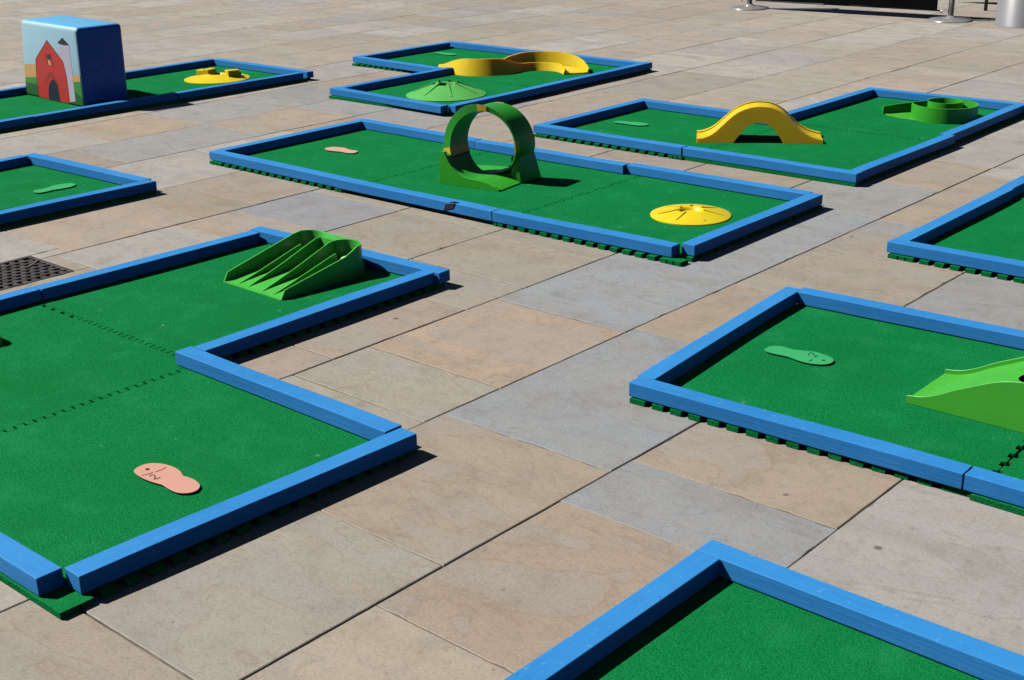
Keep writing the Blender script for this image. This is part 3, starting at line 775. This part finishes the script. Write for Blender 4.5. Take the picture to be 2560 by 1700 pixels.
# ------------------------------------------------------------------ barn block
def build_barn():
    B0 = Vector((-9.215,4.987,0)); B1 = Vector((-8.325,4.936,0)); d = B1-B0; rz = math.atan2(d.y,d.x); W = d.length
    t = thing('barn_block', 'tall blue padded block painted with a red barn and silo, on the far left lane', 'obstacle', (B0.x,B0.y,ZM), rz)
    D = .35; H = .548; ix0, ix1, iy0, iy1 = .060, .004, .008, -.012
    tp = [(ix0,iy0,H),(W-ix1,iy0,H),(W-ix1,D-iy1,H),(ix0,D-iy1,H)]; bt = [(0,0,0),(W,0,0),(W,D,0),(0,D,0)]
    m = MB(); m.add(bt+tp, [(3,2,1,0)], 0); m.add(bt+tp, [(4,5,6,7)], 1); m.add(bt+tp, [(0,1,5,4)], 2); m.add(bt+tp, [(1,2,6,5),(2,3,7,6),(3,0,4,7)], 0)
    bm = bmesh.new(); bv = [bm.verts.new(v) for v in bt+tp]
    for f, mi in (((3,2,1,0),0),((4,5,6,7),1),((0,1,5,4),2),((1,2,6,5),0),((2,3,7,6),0),((3,0,4,7),0)):
        F = bm.faces.new([bv[i] for i in f]); F.material_index = mi
    me = bpy.data.meshes.new('body'); bm.to_mesh(me); bm.free()
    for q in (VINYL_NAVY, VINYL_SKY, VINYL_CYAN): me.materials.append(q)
    o = bpy.data.objects.new('body', me); col.objects.link(o); o.parent = t
    bv_ = o.modifiers.new('bevel','BEVEL'); bv_.width = .034; bv_.segments = 5; bv_.limit_method = 'ANGLE'; bv_.angle_limit = R(40)
    for p in me.polygons: p.use_smooth = True
    # pattern on the front face
    nrm = Vector((0,-1,0.02)).normalized()
    def P(u, v, k):
        a = Vector(bt[0]).lerp(Vector(bt[1]), u); b = Vector(tp[0]).lerp(Vector(tp[1]), u)
        return tuple(a.lerp(b, v)+nrm*(.0003*k))
    k = MB()
    def poly(uv, layer, mi):
        n = len(uv); k.add([P(u,v,layer) for u,v in uv]+[P(u,v,layer-.9) for u,v in uv], [tuple(range(n))]+[(i,(i+1)%n,n+(i+1)%n,n+i) for i in range(n)], mi)
    def line(uv, w, layer, mi):
        for (a,b) in zip(uv[:-1],uv[1:]):
            a = Vector(a); b = Vector(b); dd = (b-a).normalized(); nn = Vector((-dd.y,dd.x))*w/2
            poly([tuple(a-nn),tuple(b-nn),tuple(b+nn),tuple(a+nn)], layer, mi)
    # 0 red 1 dark 2 silo 3 tan 4 grass 5 deep grass 6 peach
    poly([(.026,.17),(.974,.17),(.974,.41),(.85,.40),(.5,.42),(.232,.440),(.026,.41)], 1, 3)
    poly([(.026,.02),(.974,.02),(.974,.325),(.85,.31),(.5,.28),(.224,.268),(.026,.235)], 2, 4)
    poly([(.026,.021),(.52,.021),(.52,.19),(.224,.175),(.026,.170)], 3, 5)
    poly([(.52,.021),(.974,.021),(.974,.12),(.87,.185),(.70,.15)], 3, 5)
    poly([(.683,.731),(.856,.763),(.858,.06),(.75,.03),(.70,.35),(.66,.60)], 4, 2)
    poly([(.656,.771),(.753,.85),(.857,.77),(.751,.758)], 5, 1)
    barn = [(.245,.508),(.478,.783),(.72,.547),(.754,.358),(.762,.012),(.605,.010),(.423,.008),(.248,.012),(.235,.273)]
    poly(barn, 6, 0)
    line([(.248,.012),(.235,.273),(.245,.508),(.478,.783),(.72,.547),(.754,.358),(.762,.012)], .0065, 7, 1)
    poly([(.452,.585),(.505,.600),(.520,.555),(.49,.530),(.455,.54)], 7, 1)
    poly([(.462,.530),(.498,.530),(.510,.470),(.475,.46)], 8, 6)
    line([(.425,.600),(.525,.605)], .008, 8, 1); line([(.515,.60),(.56,.44)], .008, 8, 1); line([(.435,.58),(.452,.46)], .007, 8, 1)
    for i in range(9):
        u = .40+.026*i*.9; line([(u,.20+.11*math.sin(PI*i/8)),(u-.02+.005*i,.25+.13*math.sin(PI*i/8))], .008, 8, 1)
    k.build('barn_painting', [P_RED,P_DARK,P_SILO,P_TAN,P_GRASS,P_GRASSD,P_PEACH], t)
    k = MB(); uv = [(.417,.004),(.428,.156),(.455,.225),(.487,.268),(.522,.285),(.560,.268),(.588,.215),(.601,.142),(.605,.004)]
    n = len(uv); k.add([P(u,v,9) for u,v in uv]+[P(u,v,7.5) for u,v in uv], [tuple(range(n))]+[(i,(i+1)%n,n+(i+1)%n,n+i) for i in range(n)])
    k.build('doorway', P_NAVY, t)
build_barn()

# ------------------------------------------------------------------ barrier posts, banners, pillar
def post(name, loc, label):
    t = thing(name, label, 'barrier post', loc, 0, 'chrome barrier posts at the top right')
    m = MB(); m.lathe([(.215,0),(.215,.006),(.20,.016),(.12,.026),(.05,.032),(.03,.05)], 48); m.build('base', CHROME, t, smooth=True)
    m = MB(); m.lathe([(.027,.04),(.027,.98),(.034,.985),(.034,1.02),(.012,1.035)], 24); m.build('pole', CHROME, t, smooth=True)
    k = MB(); k.box(-.085,-.028,-.010,.010,.085,.105); k.tube([(-.085,0,.098),(-.105,0,.088),(-.105,0,.072),(-.088,0,.066)], .006, 6)
    k.build('hook', CHROME, t, rz=R(-2))
    return t
P1 = (-7.76,12.70,0); P2 = (-5.555,12.84,0); P3 = (-8.22,13.05,0)
p1 = post('barrier_post', P1, 'chrome barrier post on a round base, left end of the black banner')
p2 = post('barrier_post', P2, 'chrome barrier post on a round base, nearest the grey pillar')
def banner(a, b, z0, z1, label, name='barrier_banner'):
    A = Vector((a[0],a[1],0)); B = Vector((b[0],b[1],0)); d = B-A; L = d.length; rz = math.atan2(d.y,d.x)
    t = thing(name, label, 'banner', (A.x,A.y,0), rz, 'black barrier banners at the top right')
    m = MB(); n = 24; rings = []
    for i in range(n+1):
        u = i/n; yy = .006*math.sin(u*9)+.004*math.sin(u*23+1); s_ = .006*math.sin(u*PI)
        rings.append([(L*u, yy-.002, z0+s_*0), (L*u, yy+.002, z0), (L*u, yy*.3+.002, z1), (L*u, yy*.3-.002, z1)])
    m.loft(rings); m.build('cloth', BLACK, t)
    m = MB(); m.tube([(-.03,0,z0+.004),(L+.03,0,z0+.004)], .007, 8); m.build('bottom_rail', BLACKM, t, smooth=True)
    m = MB(); m.tube([(-.05,0,z1),(L+.05,0,z1)], .009, 8); m.build('top_rail', CHROME, t, smooth=True)
    return t
banner((-7.66,12.706),(-5.695,12.832), .085, .92, 'long black banner hung between the two chrome barrier posts')
banner((-6.20,14.40),(-4.6,14.32), .06, .92, 'black banner behind the chrome post, set back from the front banner')
t = thing('barrier_post', 'thin black banner leg beside the grey pillar', 'barrier post', (-5.60,13.80,0), 0, 'barrier posts in the background')
m = MB(); m.lathe([(.018,0),(.018,1.0)], 16); m.build('pole', BLACKM, t, smooth=True)
t = thing('pillar', 'round light grey pillar at the top right corner', 'pillar', (-4.845,12.90,0))
m = MB(); m.lathe([(.27,.0),(.27,.004),(.262,.012),(.262,3.4)], 64); m.build('shaft', GREYP, t, smooth=True)

# ------------------------------------------------------------------ drain grate with a twig
def build_grate():
    x0, x1, y0, y1 = GR
    t = thing('drain_grate', 'square dark iron drain grate let into the paving at the left edge', 'drain grate', (x0,y0,0))
    W = x1-x0; D = y1-y0
    m = MB(); f = .018
    m.box(0,W,0,f,-.03,.0015); m.box(0,W,D-f,D,-.03,.0015); m.box(0,f,f,D-f,-.03,.001); m.box(W-f,W,f,D-f,-.03,.001)
    m.build('frame', IRON, t, bevel=.002)
    k = MB(); n = 8; px = (W-2*f)/n; ny = 11; py = (D-2*f)/ny
    for i in range(1,n): k.box(f+i*px-.009,f+i*px+.009,f+.0005,D-f-.0005,-.022,.0005)
    for j in range(1,ny):
        for i in range(n):
            xa = f+i*px+(.009 if i else 0)+.0003; xb = f+(i+1)*px-(.009 if i < n-1 else 0)-.0003
            yy = f+j*py+(.5*py if i % 2 else 0)
            if yy < D-f-.01: k.box(xa,xb,yy-.010,yy+.010,-.022,-.001)
    k.build('bars', IRON, t, bevel=.002)
    p = MB(); p.box(.001,W-.001,.001,D-.001,-.0315,-.0305); p.build('pit', PITM, t)
    w = MB(); w.tube([(-5.25,2.79,.0035),(-5.21,2.745,.004),(-5.185,2.70,.0035)], .0022, 6)
    tag(w.build('twig', TWIG), 'pale dry twig lying on the drain grate', 'twig')
build_grate()
# opening through the ground sheet under the grate
bm = bmesh.new(); x0, x1, y0, y1 = GR; E = 260; z = -.004
X = [-E, x0+.001, x1-.001, E]; Y = [-E, y0+.001, y1-.001, E]
vv = [[bm.verts.new((a,b,z)) for b in Y] for a in X]
for i in range(3):
    for j in range(3):
        if (i,j) != (1,1): bm.faces.new([vv[i][j],vv[i+1][j],vv[i+1][j+1],vv[i][j+1]])
bm.to_mesh(bpy.data.objects['ground'].data); bm.free()

# ------------------------------------------------------------------ light
EL, AZ = 48.0, 31.0        # the shadows run towards +x and a little +y
sun = bpy.data.lights.new('sun', 'SUN'); sun.energy = 5.0; sun.angle = R(.5); sun.color = (1., .965, .91)
so = bpy.data.objects.new('sun', sun); col.objects.link(so)
dirv = Vector((math.cos(R(EL))*math.cos(R(AZ)), math.cos(R(EL))*math.sin(R(AZ)), -math.sin(R(EL))))
so.rotation_euler = dirv.to_track_quat('-Z','Y').to_euler(); so.location = (-6,-3,8)
w = bpy.data.worlds.new('World'); scene.world = w; w.use_nodes = True
nt = w.node_tree; bg = nt.nodes['Background']
sky = nt.nodes.new('ShaderNodeTexSky'); sky.sky_type = 'NISHITA'; sky.sun_disc = False
sky.sun_elevation = R(EL); sky.sun_rotation = math.atan2(-dirv.x, -dirv.y); sky.air_density = .42; sky.dust_density = .1; sky.altitude = 3000
nt.links.new(sky.outputs[0], bg.inputs['Color']); bg.inputs['Strength'].default_value = .05

# ------------------------------------------------------------------ camera
F, PITCH, ROLL, YAW = 3305., .3547, .0188, -.7266
cam = bpy.data.cameras.new('camera'); cam.sensor_width = 36; cam.lens = F/2560*36; cam.clip_end = 600; cam.clip_start = .05
co = bpy.data.objects.new('camera', cam); col.objects.link(co)
cp, sp, cr, sr = math.cos(PITCH), math.sin(PITCH), math.cos(ROLL), math.sin(ROLL)
right = Vector((1,0,0)); fwd = Vector((0,cp,-sp)); down = Vector((0,-sp,-cp))
r2 = cr*right+sr*down; d2 = -sr*right+cr*down
rot = Matrix.Rotation(-YAW, 3, 'Z')
r2, d2, fwd = rot@r2, rot@d2, rot@fwd
M = Matrix((r2, -d2, -fwd)).transposed().to_4x4(); M.translation = Vector((0,0,1.65))
co.matrix_world = M
scene.camera = co
scene.render.engine = 'CYCLES'; scene.cycles.diffuse_bounces = 0
vs = scene.view_settings; vs.view_transform = 'Standard'; vs.look = 'None'; vs.gamma = 1; vs.use_curve_mapping = False; vs.exposure = 0.0
